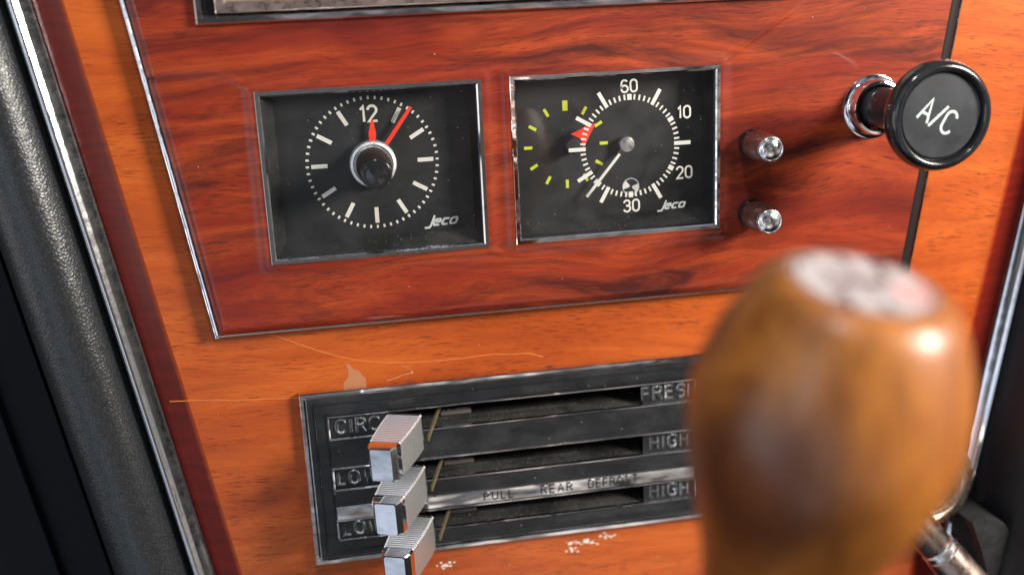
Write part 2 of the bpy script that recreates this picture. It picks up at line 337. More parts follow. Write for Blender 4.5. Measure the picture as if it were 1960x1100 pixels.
# ---- stroke lettering: glyphs in a unit box, height 1
def arc(cx, cy, rx, ry, a0, a1, n=10): return [(cx+rx*math.cos(math.radians(a0+(a1-a0)*i/n)), cy+ry*math.sin(math.radians(a0+(a1-a0)*i/n))) for i in range(n+1)]
GL = {
 '0': (.56, [arc(.28, .72, .28, .28, 0, 180, 8)+arc(.28, .28, .28, .28, 180, 360, 8)+[(.56, .72)]]),
 '1': (.30, [[(.02, .78), (.22, 1), (.22, 0)]]),
 '2': (.56, [[(.0, .74)]+arc(.28, .72, .28, .28, 170, -30, 9)+[(.02, 0), (.58, 0)]]),
 '3': (.56, [[(.0, .78)]+arc(.27, .75, .26, .25, 165, -80, 9)+[(.2, .52)], [(.2, .52)]+arc(.27, .27, .29, .27, 90, -165, 10)]),
 '4': (.58, [[(.42, 0), (.42, 1), (0, .28), (.58, .28)]]),
 '5': (.56, [[(.52, 1), (.08, 1), (.04, .55)]+arc(.27, .3, .29, .30, 125, -160, 10)]),
 '6': (.56, [[(.50, .86)]+arc(.28, .74, .26, .26, 40, 180, 7)+[(.0, .28)]+arc(.28, .28, .28, .28, 180, 540, 16)]),
 'A': (.66, [[(0, 0), (.33, 1), (.66, 0)], [(.12, .33), (.54, .33)]]), '/': (.50, [[(0, -.06), (.5, 1.06)]]),
 'C': (.62, [arc(.31, .70, .31, .30, 20, 180, 8)+arc(.31, .30, .31, .30, 180, 340, 8)]),
 'D': (.62, [[(0, 0), (0, 1), (.30, 1)]+arc(.30, .68, .32, .32, 90, 0, 5)+arc(.30, .32, .32, .32, 0, -90, 5)+[(0, 0)]]),
 'E': (.54, [[(.54, 1), (0, 1), (0, 0), (.54, 0)], [(0, .52), (.48, .52)]]), 'F': (.52, [[(.52, 1), (0, 1), (0, 0)], [(0, .5), (.46, .5)]]),
 'G': (.64, [arc(.31, .70, .31, .30, 25, 180, 8)+arc(.31, .30, .31, .30, 180, 360, 8)+[(.62, .46), (.36, .46)]]),
 'H': (.60, [[(0, 0), (0, 1)], [(.6, 0), (.6, 1)], [(0, .5), (.6, .5)]]), 'I': (.06, [[(.03, 0), (.03, 1)]]),
 'L': (.50, [[(0, 1), (0, 0), (.5, 0)]]),
 'O': (.66, [arc(.33, .67, .33, .33, 0, 180, 8)+arc(.33, .33, .33, .33, 180, 360, 8)+[(.66, .67)]]),
 'P': (.56, [[(0, 0), (0, 1), (.30, 1)]+arc(.30, .75, .26, .25, 90, -90, 7)+[(0, .5)]]),
 'R': (.60, [[(0, 0), (0, 1), (.30, 1)]+arc(.30, .76, .27, .24, 90, -90, 7)+[(0, .52)], [(.30, .52), (.60, 0)]]),
 'S': (.56, [[(.54, .82)]+arc(.28, .75, .27, .25, 20, 265, 9)+arc(.28, .26, .28, .26, 85, -160, 9)]),
 'T': (.60, [[(0, 1), (.6, 1)], [(.3, 1), (.3, 0)]]), 'U': (.60, [[(0, 1)]+arc(.30, .29, .30, .29, 180, 360, 10)+[(.6, 1)]]),
 'W': (.92, [[(0, 1), (.22, 0), (.46, .95), (.70, 0), (.92, 1)]]), ' ': (.45, []),
 'j': (.34, [[(.34, 1.05), (.34, .02), (.26, -.22), (-.20, -.22)]]),
 'e': (.62, [[(.04, .33), (.58, .33), (.58, .48), (.50, .60), (.10, .60), (.02, .50), (.02, .10), (.10, 0), (.58, 0)]]),
 'c': (.58, [[(.58, .60), (.10, .60), (.02, .50), (.02, .10), (.10, 0), (.56, 0)]]),
 'o': (.62, [[(.10, .60), (.52, .60), (.60, .50), (.60, .10), (.52, 0), (.10, 0), (.02, .10), (.02, .50), (.10, .60)]]),
}
def width(txt, gap): return sum(GL[c][0] for c in txt)+gap*(len(txt)-1)
def text(mb, txt, c, hgt, wd, z, rot=0, sx=1, gap=.22, slant=0, h=0, bev=0, mt=0, ms=0, M_=None):
    """lettering centred on c"""
    tw = width(txt, gap); x = -tw/2; cr_, sr = math.cos(rot), math.sin(rot); k = 0
    for ch in txt:
        w_, strokes = GL[ch]
        for st in strokes:
            pl = []
            for (px, py) in st:
                X = (x+px+slant*(py-.5))*hgt*sx; Y = (py-.5)*hgt
                q = (c[0]+X*cr_-Y*sr, c[1]+X*sr+Y*cr_)
                if not pl or (Vector(q)-Vector(pl[-1])).length > 1e-4: pl.append(q)
            closed = (Vector(pl[0])-Vector(pl[-1])).length < 1e-3
            if closed: pl = pl[:-1]
            mb.ribbon(pl, wd, z+.012*(k % 4), h, bev, closed, M_, mt, ms); k += 1
        x += w_+gap

# ================================================================== console: lower fascia with its borders and trims
def lin(p, q, v): return p[0]+(q[0]-p[0])*(v-p[1])/(q[1]-p[1])
LI = ((-99.7, 64.8), (-64.3, -157.1)); LO = ((-110.9, 65.3), (-75.1, -158.9))         # veneer edge, trim edge on the left
RI = ((262.2, 7.8), (249.3, -60.0)); RO = ((269.9, -32.3), (253.5, -128.9))
T, B = 120., -235.
con = thing('wood_console', 'orange wood dashboard console with mahogany red borders behind everything mounted on it', 'console')
mb = MB(); N = 60

def quad(mb, u00, u01, v0, v1, w, u10=None, u11=None, mi=0):
    mb.add([(u00, v0, w), (u01, v0, w), (u11 if u11 is not None else u01, v1, w), (u10 if u10 is not None else u00, v1, w)], [(0, 1, 2, 3)], mi)
# orange veneer face, cut out where the heater panel and the instrument panel are let in
quad(mb, lin(*LI, B), lin(*RI, B), B, -158+3, -6, lin(*LI, -155), lin(*RI, -155))
quad(mb, lin(*LI, -155), -33., -155, -84, -6, lin(*LI, -84), -33.); quad(mb, 130., lin(*RI, -155), -155, -84, -6, 130., lin(*RI, -84))
quad(mb, lin(*LI, -84), lin(*RI, -84), -84, -52, -6, lin(*LI, -52), lin(*RI, -52))
quad(mb, lin(*LI, -52), -50., -52, T, -6, lin(*LI, T), -50.); quad(mb, 205., lin(*RI, -52), -52, T, -6, 205., lin(*RI, T))
face = mb.build('veneer', 'orange_wood', con, smooth=0)
mb = MB()
for pl, wd in (([(-44, -58.9), (-41.3, -60.0), (-34, -63.7), (-28.3, -66.5), (-20, -70.0), (-12, -72.7), (-4, -74.3), (8, -75.6), (21.1, -76.0), (40, -75.6), (55, -76.6), (60.4, -78.7)], .42), ([(-83, -81.6), (-77.3, -82.0), (-68, -82.6), (-59.3, -83.8), (-47, -84.6), (-34.0, -85.6)], .45)):
    mb.ribbon(pl, wd, -6, .10, .18)
mb.build('grain_line', 'pale_grain', con)
mb = MB(); mb.poly([(-16.6, -73.2), (-15.2, -73.9), (-14.2, -75.9), (-12.3, -76.6), (-11.0, -78.6), (-9.6, -80.2), (-9.7, -83.6), (-18.4, -84.0), (-18.2, -81.0), (-16.4, -79.2), (-15.9, -76.8)], -5.97)
mb.build('chipped_patch', 'chip_tan', con)
mb = MB(); mb.ribbon([(-1.6, -82.0), (2, -81.2), (5, -80.2), (8.2, -79.8)], .22, -5.98, .08, .05); mb.ribbon([(8.3, -79.5), (7.6, -78.0), (4.5, -76.6)], .10, -5.98, .06, .03); mb.disc((8.3, -79.7), .45, -5.9)
mb.build('scratch', 'scratch_tan', con)
def glint(c, n, r, sd):  # sun glint on uneven lacquer, painted as small white specks
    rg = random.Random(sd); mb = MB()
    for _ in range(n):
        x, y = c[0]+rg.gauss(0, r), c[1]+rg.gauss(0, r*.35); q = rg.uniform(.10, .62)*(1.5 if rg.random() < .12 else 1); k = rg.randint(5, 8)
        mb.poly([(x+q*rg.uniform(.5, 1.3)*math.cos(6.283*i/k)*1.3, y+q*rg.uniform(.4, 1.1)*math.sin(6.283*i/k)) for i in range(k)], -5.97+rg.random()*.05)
    mb.build('glint_speck', 'glint_white', con)
glint((74.5, -161.6), 30, 3.0, 4); glint((84, -160.3), 12, 1.6, 8); glint((69.5, -164.6), 12, 1.2, 3); glint((17, -164.0), 22, 1.8, 5)
# sloping mahogany borders
for la, lb in ((LI, LO), (RI, RO)):
    mb = MB(); st_ = (0, .06, .12, .18, .3, 1.); vv = [B+(T-B)*k/20 for k in range(21)]
    mb.loft([[(lin(*la, v)*(1-a)+lin(*lb, v)*a, v, -6-(6*a-.35*math.sin(min(1, a/.3)*math.pi)*.6)) for a in st_] for v in vv], closed=False)
    o = mb.build('border', 'edge_wood', con, smooth=70, fix=False)
    at = o.data.attributes.new('across', 'FLOAT', 'POINT'); at.data.foreach_set('value', [a for v in vv for a in st_])
def rail(mb, line, side, prof, v0=B, v1=T, n=1, mi=0):
    """profile (n outward from the line, w) carried along a slanted edge"""
    d = Vector((line[1][0]-line[0][0], line[1][1]-line[0][1])).normalized(); nn = Vector((d.y, -d.x))
    if nn.x*side < 0: nn = -nn
    rings = []
    for k in range(n+1):
        v = v0+(v1-v0)*k/n; x = lin(*line, v)
        rings.append([(x+nn.x*a, v+nn.y*a, w) for a, w in prof])
    mb.loft(rings, mi=mi, closed=False)
mb = MB(); rail(mb, LO, -1, [(-.3, -16), (0, -11.3), (.3, -10.3), (1.2, -9.9), (3.6, -9.2), (4.3, -8.8), (5.0, -8.1), (5.7, -7.6), (6.4, -7.5), (7.0, -7.8), (7.4, -8.6), (7.5, -10), (7.5, -24)])
t_ = thing('chrome_trim', 'straight worn chrome strip between the black leather bolster and the mahogany red border', 'trim', (-95, -37, -12), 'chrome strips along the console edges')
ORG[t_.name] = Vector((-95, -37, -12)); mb.build('strip', 'old_chrome', t_)
mb = MB(); rail(mb, RO, 1, [(-.3, -16), (0, -11.2), (.5, -10.8), (3.6, -10.0), (4.0, -10.5), (4.4, -10.0), (5.2, -9.4), (6.0, -9.8), (6.3, -11), (6.3, -22)])
t_ = thing('chrome_trim', 'bright narrow chrome strip bordering the black vinyl, with a thin groove along it', 'trim', (262, -60, -12), 'chrome strips along the console edges')
mb.build('strip', 'mirror', t_)

# padded black sides
t_ = thing('leather_bolster', 'black grained leather padded roll beside the worn chrome strip', 'bolster', (-120, -37, -20))
mb = MB(); prof = []
for a in range(0, 41):                              # rounded roll
    th = math.radians(178-a*5.2); prof.append((8.4+14+14*math.cos(th)*(1 if math.cos(th) < 0 else 1.15), -19+17*math.sin(th)) if th > 0 else (8.4+14+16.1+(-th)*1.5, -19+th*60))
rail(mb, LO, -1, prof, n=24); mb.build('padding', 'leather', t_, smooth=60)
mb = MB(); rail(mb, LO, -1, [(7.5, -16), (7.7, -12.0), (8.6, -11.6), (9.2, -16)]); mb.build('piping', 'dark_plug', t_)
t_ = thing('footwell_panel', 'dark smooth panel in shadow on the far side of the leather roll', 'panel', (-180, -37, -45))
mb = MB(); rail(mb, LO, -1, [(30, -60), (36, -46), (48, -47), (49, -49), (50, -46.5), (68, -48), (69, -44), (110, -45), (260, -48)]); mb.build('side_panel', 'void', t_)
t_ = thing('vinyl_side', 'black grained vinyl side cushion beyond the bright narrow chrome strip', 'cushion', (290, -60, 0))
mb = MB(); rail(mb, RO, 1, [(6.3, -22), (6.4, -12), (7, -8), (7.6, 3), (9, 13), (12, 22), (17, 29), (26, 34), (40, 37), (60, 38), (200, 40)], n=8); mb.build('padding', 'leather_right', t_, smooth=60)

# ================================================================== raised instrument panel (a moulded sheet, lips round the two instruments)
PL = lambda v: -79.3+(63.8-v)*(17.5/120.3)
PR = lambda v: 228.5-(50.4-v)*(15.5/101.8)
VB = -56.4
ip = thing('instrument_panel', 'glossy dark red wood panel carrying the clock, the timer and the pull knobs', 'panel', (75, 0, -6))
RECT = [(-39.9, 40.4, -31.2, 31.1), (50.6, 130.9, -31.0, 31.5)]
CRE = [[(-77, 38.0), (-66.3, 39.3), (-54.2, 38.4), (-47.4, 36.4), (-41.5, 32.2)], [(131.6, 32.2), (141.5, 38.4), (153.7, 46.1), (163, 52)], [(41.2, 32.0), (44.4, 34.5), (47.5, 34.2), (50, 32.2)], [(40.6, -32.0), (45, -34.2), (52.8, -35.2), (60, -34.6)]]
def segd(p, a, b):
    ax, ay = a; bx_, by = b; dx, dy = bx_-ax, by-ay; t = max(0, min(1, ((p[0]-ax)*dx+(p[1]-ay)*dy)/(dx*dx+dy*dy)))
    return math.hypot(p[0]-ax-t*dx, p[1]-ay-t*dy), t
def height(u, v):
    h = 0.
    d = min((u-PL(v))*.99, (PR(v)-u)*.99, v-VB)
    if d < 3.6: h -= 1.7*(1-d/3.6)**2
    if -46 < v < 46:
        for a, b, c, e_ in RECT:
            if a-9 < u < b+9:
                dx = max(a-u, u-b); dy = max(c-v, v-e_); sd = math.hypot(max(dx, 0), max(dy, 0)) if max(dx, dy) > 0 else max(dx, dy)
                h += .85*math.exp(-((max(sd, 0)-.6)/2.5)**2)
    for pl in CRE:
        if min(q[0] for q in pl)-5 < u < max(q[0] for q in pl)+5 and min(q[1] for q in pl)-5 < v < max(q[1] for q in pl)+5:
            dd = min(segd((u, v), pl[i], pl[i+1])[0] for i in range(len(pl)-1))
            e0 = min(1, math.hypot(u-pl[0][0], v-pl[0][1])/6+.35, math.hypot(u-pl[-1][0], v-pl[-1][1])/6+.1)
            h += .50*e0*math.exp(-(dd/.85)**2)
    return h
NU, NV = 400, 210; mb = MB(); vs = []
for j in range(NV+1):
    v = VB+(100-VB)*(j/NV); a, b = PL(v), PR(v)
    for i in range(NU+1):
        t = i/NU; u = a+(b-a)*t; vs.append((u, v, height(u, v)))
def inside(p): return any(a+.9 < p[0] < b-.9 and c+.9 < p[1] < e_-.9 for a, b, c, e_ in RECT)
ins = [inside(p) for p in vs]; fs = []
for j in range(NV):
    for i in range(NU):
        k = j*(NU+1)+i; q = (k, k+1, k+NU+2, k+NU+1)
        if not all(ins[x] for x in q): fs.append(q)
mb.add(vs, fs); mb.build('veneer', 'red_wood', ip, smooth=70, fix=False)
mb = MB()                                            # thin bright trim round the raised sheet
def edge(mb, a, b, n2, wd=.9, z0=-6, z1=-1.1):
    a, b, n2 = Vector(a), Vector(b), Vector(n2).normalized()*wd
    mb.loft([[(p.x, p.y, z0), (p.x+n2.x, p.y+n2.y, z0), (p.x+n2.x, p.y+n2.y, z1-.35), (p.x+n2.x*.6, p.y+n2.y*.6, z1), (p.x, p.y, z1)] for p in (a, b)], True, True)
edge(mb, (PL(VB-.8), VB-.8), (PL(100), 100), (-1, -.145), 1.3); mb.build('edge_trim', 'chrome', ip)
mb = MB(); edge(mb, (PL(VB)-.6, VB), (PR(VB)+.6, VB), (0, -1)); mb.build('edge_trim', 'old_chrome', ip)
mb = MB(); edge(mb, (PR(VB-.8), VB-.8), (PR(100), 100), (1, -.152)); mb.build('edge_trim', 'chrome', ip)
mb = MB()                                            # dark strip over the right bevel, its shade put into the colour
mb.loft([[(PR(v)-4.6, v, .02), (PR(v)-4.2, v, .14), (PR(v)-2.8, v, .16), (PR(v)-.6, v, -.95), (PR(v)+.02, v, -1.5)] for v in (VB+1.2, 100)], closed=False)
mb.build('shade_strip', 'shade_edge', ip)

# ================================================================== clock and timer
def rr(u0, u1, v0, v1, w, i=0): return [(u0+i, v0+i, w), (u1-i, v0+i, w), (u1-i, v1-i, w), (u0+i, v1-i, w)]
def bezel(parent, R, mat):
    mb = MB(); a = R
    mb.loft([rr(*a, -3), rr(*a, .95, 0), rr(*a, 1.25, .25), rr(*a, 1.2, 1.5), rr(*a, .75, 2.0), rr(*a, -.6, 2.25)])
    return mb.build('bezel', mat, parent, smooth=20)
ck = thing('clock', 'square black car clock with red hands and a dark setting knob in its middle', 'clock', (0, 0, -9))
bezel(ck, RECT[0], 'old_chrome')
mb = MB(); a = RECT[0]; i0 = rr(*a, -.5, 2.2); fl = [(-34.3, -25.0, -9), (36.6, -25.0, -9), (36.6, 28.6, -9), (-34.3, 28.6, -9)]
mb.loft([i0, [(x*.98+fl[k][0]*.02, y*.98+fl[k][1]*.02, -1.0) for k, (x, y, z) in enumerate(i0)], fl]); mb.build('housing', 'dusty_black', ck, smooth=0)
mb = MB(); quad(mb, -36, 38, -27, 30, -9.02); C0 = (-.28, 2.2); Z = -8.97
for k in range(60): mb.bar(C0, math.radians(k*6), 23.3, 24.5, .75, Z, 1)
for k in range(1, 12): mb.bar(C0, math.radians(k*30), 16.6, 22.5, 1.5, Z, 1)
text(mb, '12', (-.5, 20.3), 5.6, .95, Z, gap=.20, mt=1, rot=.02)
text(mb, 'jeco', (24.6, -21.0), 3.5, .75, Z, sx=1.12, gap=.20, slant=.42, mt=2, rot=.03)
mb.build('dial', ['dial_black', 'white', 'silver_print'], ck, smooth=0)
def hand(name, c, ang, outline, z, h, mat, parent):
    mb = MB(); s_, c_ = math.sin(ang), math.cos(ang)
    mb.poly([(c[0]+x*c_+y*s_, c[1]-x*s_+y*c_) for x, y in outline], z, 0, h); return mb.build(name, mat, parent, smooth=0)
mb = MB(); mb.box(-37.6, 38.1, -28.9, 28.8, -2.0, -1.5); mb.build('glass', 'glass', ck, smooth=0)
hand('hour_hand', C0, math.radians(3.0), [(-.95, 6), (-1.35, 11.2), (-.40, 16.0), (.40, 16.0), (1.35, 11.2), (.95, 6)], -6.6, .25, 'red', ck)
hand('minute_hand', C0, math.radians(37.3), [(-.75, 6), (-.62, 25), (.62, 25), (.75, 6)], -5.9, .25, 'red', ck)
mb = MB(); kc = (C0[0], C0[1], -9)
mb.lathe(kc, (0, 0, 1), [(8.6, 0), (8.6, 3.5), (8.3, 4.4), (7.4, 4.7), (7.1, 4.2), (5.5, 4.0)], 72); ring = mb.build('collar', 'matt_silver', ck)
mb = MB(); mb.lathe(kc, (0, 0, 1), [(6.3, 4), (6.5, 8), (6.3, 14), (5.9, 21), (5.55, 27.5), (5.5, 27.6)], 96, cap1=False, knurl=(7, 28, .22)); kn = mb.build('knob', 'knurl_dark', ck, smooth=12)
mb = MB(); mb.lathe(kc, (0, 0, 1), [(5.5, 27.6), (5.35, 28.5), (5.0, 29.1), (4.6, 29.2), (4.2, 29.0), (3.2, 29.4), (1.6, 29.8), (.01, 29.9)], 48); mb.build('cap', 'black_gloss', kn, smooth=80)

tm = thing('timer', 'square black interval timer with white minute ring over a small yellow dial', 'timer', (90.7, 0, -11))
bezel(tm, RECT[1], 'chrome')
mb = MB(); a = RECT[1]; i0 = rr(*a, -.5, 2.2); fl = [(53.6, -24.2, -11), (127.8, -24.2, -11), (127.8, 29.0, -11), (53.6, 29.0, -11)]
mb.loft([i0, [(x*.99+fl[k][0]*.01, y*.99+fl[k][1]*.01, -3) for k, (x, y, z) in enumerate(i0)], fl]); mb.build('housing', 'dusty_black', tm, smooth=0)
mb = MB(); quad(mb, 52, 129.5, -26, 31, -11.02); Y0 = (73.5, 3.5)
for k in range(12): mb.bar(Y0, math.radians(30*k), 13.2, 16.4 if k else 17.0, 1.15 if k else 2.0, -10.97, 1)
mb.disc((98.8, -14.2), 3.4, -10.98, 36, 2, None, 3.1); 
for k in (0, 1): mb.disc((98.8, -14.2), 3.1, -10.955, 10, 3, None, .6, math.radians(-45+175*k), math.radians(20+175*k))
mb.build('dial', ['dial_black', 'yellow', 'silver_print', 'white'], tm, smooth=0)
mb = MB(); pv = (75.2, 3.6)
mb.lathe((pv[0], pv[1], -11), (0, 0, 1), [(3.0, 0), (3.0, 5.2), (2.6, 5.7), (0.01, 5.9)], 32); hb = mb.build('hub', 'dark_plug', tm)
mb = MB(); pts = [(83.9, 11.9), (80.6, 11.2), (74.2, 8.4)]+[(pv[0]+3.4*math.cos(math.radians(q)), pv[1]+.6+3.4*math.sin(math.radians(q))) for q in (75, 55, 35, 15, -5)]+[(79.0, 3.0)]
mb.poly(pts, -5.6, 0, .25); mb.build('pointer', 'red', tm, smooth=0)
mb = MB(); hc = (96.5, 2.9)
mb.lathe((hc[0], hc[1], -11), (0, 0, 1), [(3.0, 0), (3.0, 3.6), (2.85, 3.9), (1.5, 4.1), (.01, 4.2)], 48); mb.build('hub', 'spun', tm)
mb = MB(); d = (Vector((80.0, -16.3))-Vector(hc)).normalized(); q0 = Vector(hc)+d*4.6; q1 = Vector(hc)+d*25.2
mb.ribbon([tuple(q0), tuple(q1)], 1.2, -7.2, .25, .1); mb.build('needle', 'white', tm, smooth=0)
mb = MB(); mb.ribbon([tuple(Vector(hc)), tuple(q0+d*.3)], 2.2, -7.6, .3, .1); mb.build('needle_root', 'dark_plug', tm, smooth=0)
mb = MB(); mb.box(52.7, 128.8, -28.9, 29.4, -2.35, -1.5); gl_ = mb.build('glass', 'glass', tm, smooth=0)
G0 = (96.35, 2.75); Z = -2.42; mb = MB()
for k in range(60):
    big = k % 60 in (0, 10, 20, 30); bar = k in (5, 15, 25, 35, 40, 45, 50, 55)
    if bar: mb.bar(G0, math.radians(k*6), 17.3, 23.8, 1.45, Z, 0)
    elif big: mb.bar(G0, math.radians(k*6), 17.3, 19.5, 1.7, Z, 0)
    else: mb.bar(G0, math.radians(k*6), 17.4, 19.4, .68, Z, 0)
for tx, c in (('60', (96.3, 25.2)), ('10', (117.6, 14.3)), ('20', (117.6, -8.6)), ('30', (96.5, -20.0))): text(mb, tx, c, 4.4, .68, Z, gap=.24, rot=.02)
text(mb, 'jeco', (113.2, -20.6), 3.0, .62, Z, sx=1.15, gap=.20, slant=.42, mt=1, rot=.03)
mb.build('printed_scale', ['white', 'silver_print'], gl_, smooth=0, fix=False)

# ================================================================== small fluted knobs
def small_knob(loc, label):
    t = thing('fluted_knob', label, 'knob', loc, 'fluted knobs beside the timer')
    u, v, w = loc
    mb = MB(); mb.lathe((u, v, w), (0, 0, 1), [(5.6, -.3), (5.6, .5), (5.1, 2.6), (4.9, 2.8)], 48); mb.build('base', 'black_gloss', t)
    mb = MB(); mb.lathe((u, v, w), (0, 0, 1), [(4.8, 2.2), (5.35, 3.0), (5.6, 5), (5.6, 7.5), (5.35, 12), (4.95, 16.6), (4.75, 17.0)], 104, cap1=False, knurl=(3.2, 16.9, .20)); bd = mb.build('body', 'brown_chrome', t, smooth=12)
    mb = MB(); mb.lathe((u, v, w), (0, 0, 1), [(4.8, 16.6), (4.8, 17.8), (4.6, 18.4), (4.25, 18.5), (4.0, 18.2), (3.4, 18.6), (2.4, 19.0), (1.2, 19.25), (.01, 19.3)], 64); mb.build('cap', 'cap_chrome', t, smooth=60)
    return t
k1 = small_knob((144.0, .9, .1), 'small fluted knob with a dished chrome cap, upper one of the pair beside the timer')
k2 = k1.copy(); COL.objects.link(k2); k2.location = W3((144.0, -26.2, .1)); k2['label'] = 'small fluted knob with a dished chrome cap, lower one of the pair beside the timer'
for ch in list(k1.children):
    c = ch.copy(); COL.objects.link(c); c.parent = k2

# ================================================================== air conditioning pull knob
ac = thing('pull_knob', 'big round black pull knob with white letters on its face, on a chrome collar', 'knob', (193, 12, 0))
A0 = (193.0, 12.0, 0); AX = Vector((.0, .013, 1)).normalized()
mb = MB(); mb.lathe(A0, AX, [(12.4, -.2), (12.2, .5), (11.0, .9), (10.7, 1.2), (10.5, 5.2), (10.1, 6.0), (9.2, 6.2), (8.6, 5.6), (8.4, 3)], 80, cap1=False); mb.build('collar', 'mirror', ac, smooth=40)
mb = MB(); mb.lathe(A0, AX, [(7.7, 0), (7.6, 20), (7.6, 34), (8.4, 36.5)], 64, cap1=False); mb.build('shaft', 'black', ac)
mb = MB(); HP = [(7.6, 36.5), (9.5, 39.3), (14, 39.7), (17.5, 40.5), (19.2, 42.0), (19.9, 44.0), (20.0, 45.2), (19.6, 47.3), (18.8, 48.7), (17.9, 49.4), (17.1, 49.5), (16.5, 49.1), (16.1, 48.2), (15.8, 46.6), (15.2, 46.3)]
HP = [(r*.96 if r > 9 else r, h) for r, h in HP]
mb.lathe(A0, AX, HP, 96, cap1=False); hd = mb.build('head', 'black_gloss', ac, smooth=50)
ax_u = Vector((0, 1, 0)).cross(AX).normalized(); ax_v = AX.cross(ax_u)
def onface(x, y, z):
    p = Vector(A0)+AX*z+ax_u*x+ax_v*y; return tuple(p)
mb = MB(); mb.lathe(A0, AX, [(14.8, 46.0), (14.6, 47.0), (14.2, 47.3), (0.01, 47.3)], 72); fc = mb.build('face', 'face_black', ac, smooth=30)
mb = MB(); text(mb, 'A/C', (-1.0, .1), 8.0, .85, 47.32, rot=math.radians(-30), gap=.16, M_=onface, slant=0, sx=.82); mb.build('lettering', 'pale_print', fc, smooth=0)

# ================================================================== radio at the top
rd = thing('radio', 'chrome framed radio cut off by the upper edge of the picture', 'radio', (75, 85, 0))
mb = MB(); R_ = (-56.3, 206.5, 54.4, 118)
mb.loft([rr(*R_, -2), rr(*R_, 2.0), rr(*R_, 2.6, .5), rr(*R_, 2.6, 2.2), rr(*R_, 1.2, 3.0), rr(*R_, .2, 3.2)]); mb.build('frame', 'chrome', rd, smooth=20)
mb = MB(); quad(mb, -54, 204, 56.5, 116, .3); mb.build('backing', 'void', rd, smooth=0)
mb = MB(); Q = (-49.6, 200, 57.9, 115)
mb.loft([rr(*Q, .2), rr(*Q, 2.2), rr(*Q, 2.8, .5), rr(*Q, 2.8, 3.2), rr(*Q, 2.0, 3.8)]); mb.build('inner_frame', 'brown_chrome', rd, smooth=20)
mb = MB(); mb.box(-46, 196, 61.6, 112, .4, 2.3); mb.build('faceplate', 'tan', rd, smooth=0)

# ================================================================== heater control panel
hp = thing('heater_control', 'black and chrome heater control panel with three lever slots and raised lettering', 'heater control', (48, -119, -6))
V0, V1, U0, U1 = -155.4, -83.1, -35.4, 133.
F_ = (U0, U1, V0, V1); ZF = -3.2
mb = MB(); mb.loft([rr(*F_, -6.4), rr(*F_, -3.2, .0), rr(*F_, -2.7, .35), rr(*F_, -2.75, 1.5), rr(*F_, ZF-.6, 2.2), rr(*F_, ZF-.6, 3.0)]); mb.build('frame', 'chrome', hp, smooth=15)
ROW = [(-102.9, -93.6), (-124.3, -115.2), (-145.9, -137.3)]; SL0, SL1, BX0, BX1 = 1.5, 100.2, -25.3, 122.6
mb = MB()
mb.box(U0+2.6, BX0, V0+2.6, V1-2.6, -9, ZF); mb.box(BX1, U1-2.6, V0+2.6, V1-2.6, -9, ZF)
mb.box(BX0, BX1, ROW[0][1], V1-2.6, -9, ZF); mb.box(BX0, BX1, ROW[1][1], ROW[0][0], -9, ZF); mb.box(BX0, BX1, ROW[2][1], ROW[1][0], -9, ZF); mb.box(BX0, BX1, V0+2.6, ROW[2][0], -9, ZF)
for a, b in ROW: mb.box(BX0, SL0, a, b, -9, ZF-1.0); mb.box(SL1, BX1, a, b, -9, ZF-1.0)
mb.build('faceplate', 'black', hp, smooth=0)
mb = MB()                                            # stepped border of the faceplate
for a in (4.6, 9.0):
    R2 = rr(*F_, 0, a); R3 = rr(*F_, 0, a+.8); mb.loft([[(x, y, ZF) for x, y, z in R2], [(x, y, ZF+.45) for x, y, z in rr(*F_, 0, a+.25)], [(x, y, ZF+.45) for x, y, z in rr(*F_, 0, a+.55)], [(x, y, ZF) for x, y, z in R3]])
mb.build('border_step', 'black_gloss', hp, smooth=0)
for k, (a, b) in enumerate(ROW):
    mb = MB()                                        # slot: deep box with a sloping dusty floor
    mb.add([(SL0, b+.5, -22), (SL1, b+.5, -22), (SL1, b, -4), (SL0, b, -4), (SL0, a, -4.3), (SL1, a, -4.3), (SL0, a+1.0, -10), (SL1, a+1.0, -10), (SL0, a+1.4, -22), (SL1, a+1.4, -22)],
           [(0, 1, 3, 2), (4, 5, 7, 6), (6, 7, 9, 8), (0, 1, 9, 8)], 0)
    mb.mi = [0, 1, 1, 0]
    mb.add([(SL1, a, -4.2), (SL1, b, -4.2), (SL1, b, -22), (SL1, a, -22)], [(0, 1, 2, 3)], 0)
    mb.box(SL0, SL1-26, a+.9, a+2.0, -14, -10.2, 0, 1)
    sl = mb.build('slot', ['void', 'slot_dust'], hp, smooth=0, fix=False)
    mb = MB(); mb.box(18.6, 31.0, a+2.1, a+3.9, -13, -10.6, .5); rg = random.Random(k)
    for _ in range(26): x, y, q = rg.uniform(19, 31), a+3.8+rg.uniform(-.3, .5), rg.uniform(.2, .5); mb.lathe((x, y, -11.3), (0, 0, 1), [(q, -q), (q*1.1, 0), (q*.6, q)], 6)
    mb.build('felt_strip', 'lint', sl, smooth=0)
    mb = MB()                                        # bright outline of the recess
    for (y, s_) in ((a, -1), (b, 1)):
        segs = [(BX0, BX1)] if not (k == 2 and y == a) else [(BX0, 33.4), (36.0, 60.5), (62.9, 88.0), (90.6, BX1)]
        for (x0, x1) in segs: mb.box(x0-.35, x1+.35, y-.45, y+.45, ZF-1, ZF+.45, .3)
    mb.box(BX0-.45, BX0+.4, a+.5, b-.5, ZF-1, ZF+.40, .3); mb.box(BX1-.4, BX1+.45, a+.5, b-.5, ZF-1, ZF+.40, .3)
    mb.build('slot_trim', 'chrome', hp, smooth=20)
LET = [('CIRC', -14.2, 0), ('LOW', -16.2, 1), ('LOW', -15.8, 2), ('FRESH', 111.8, 0), ('HIGH', 111.7, 1), ('HIGH', 111.5, 2)]
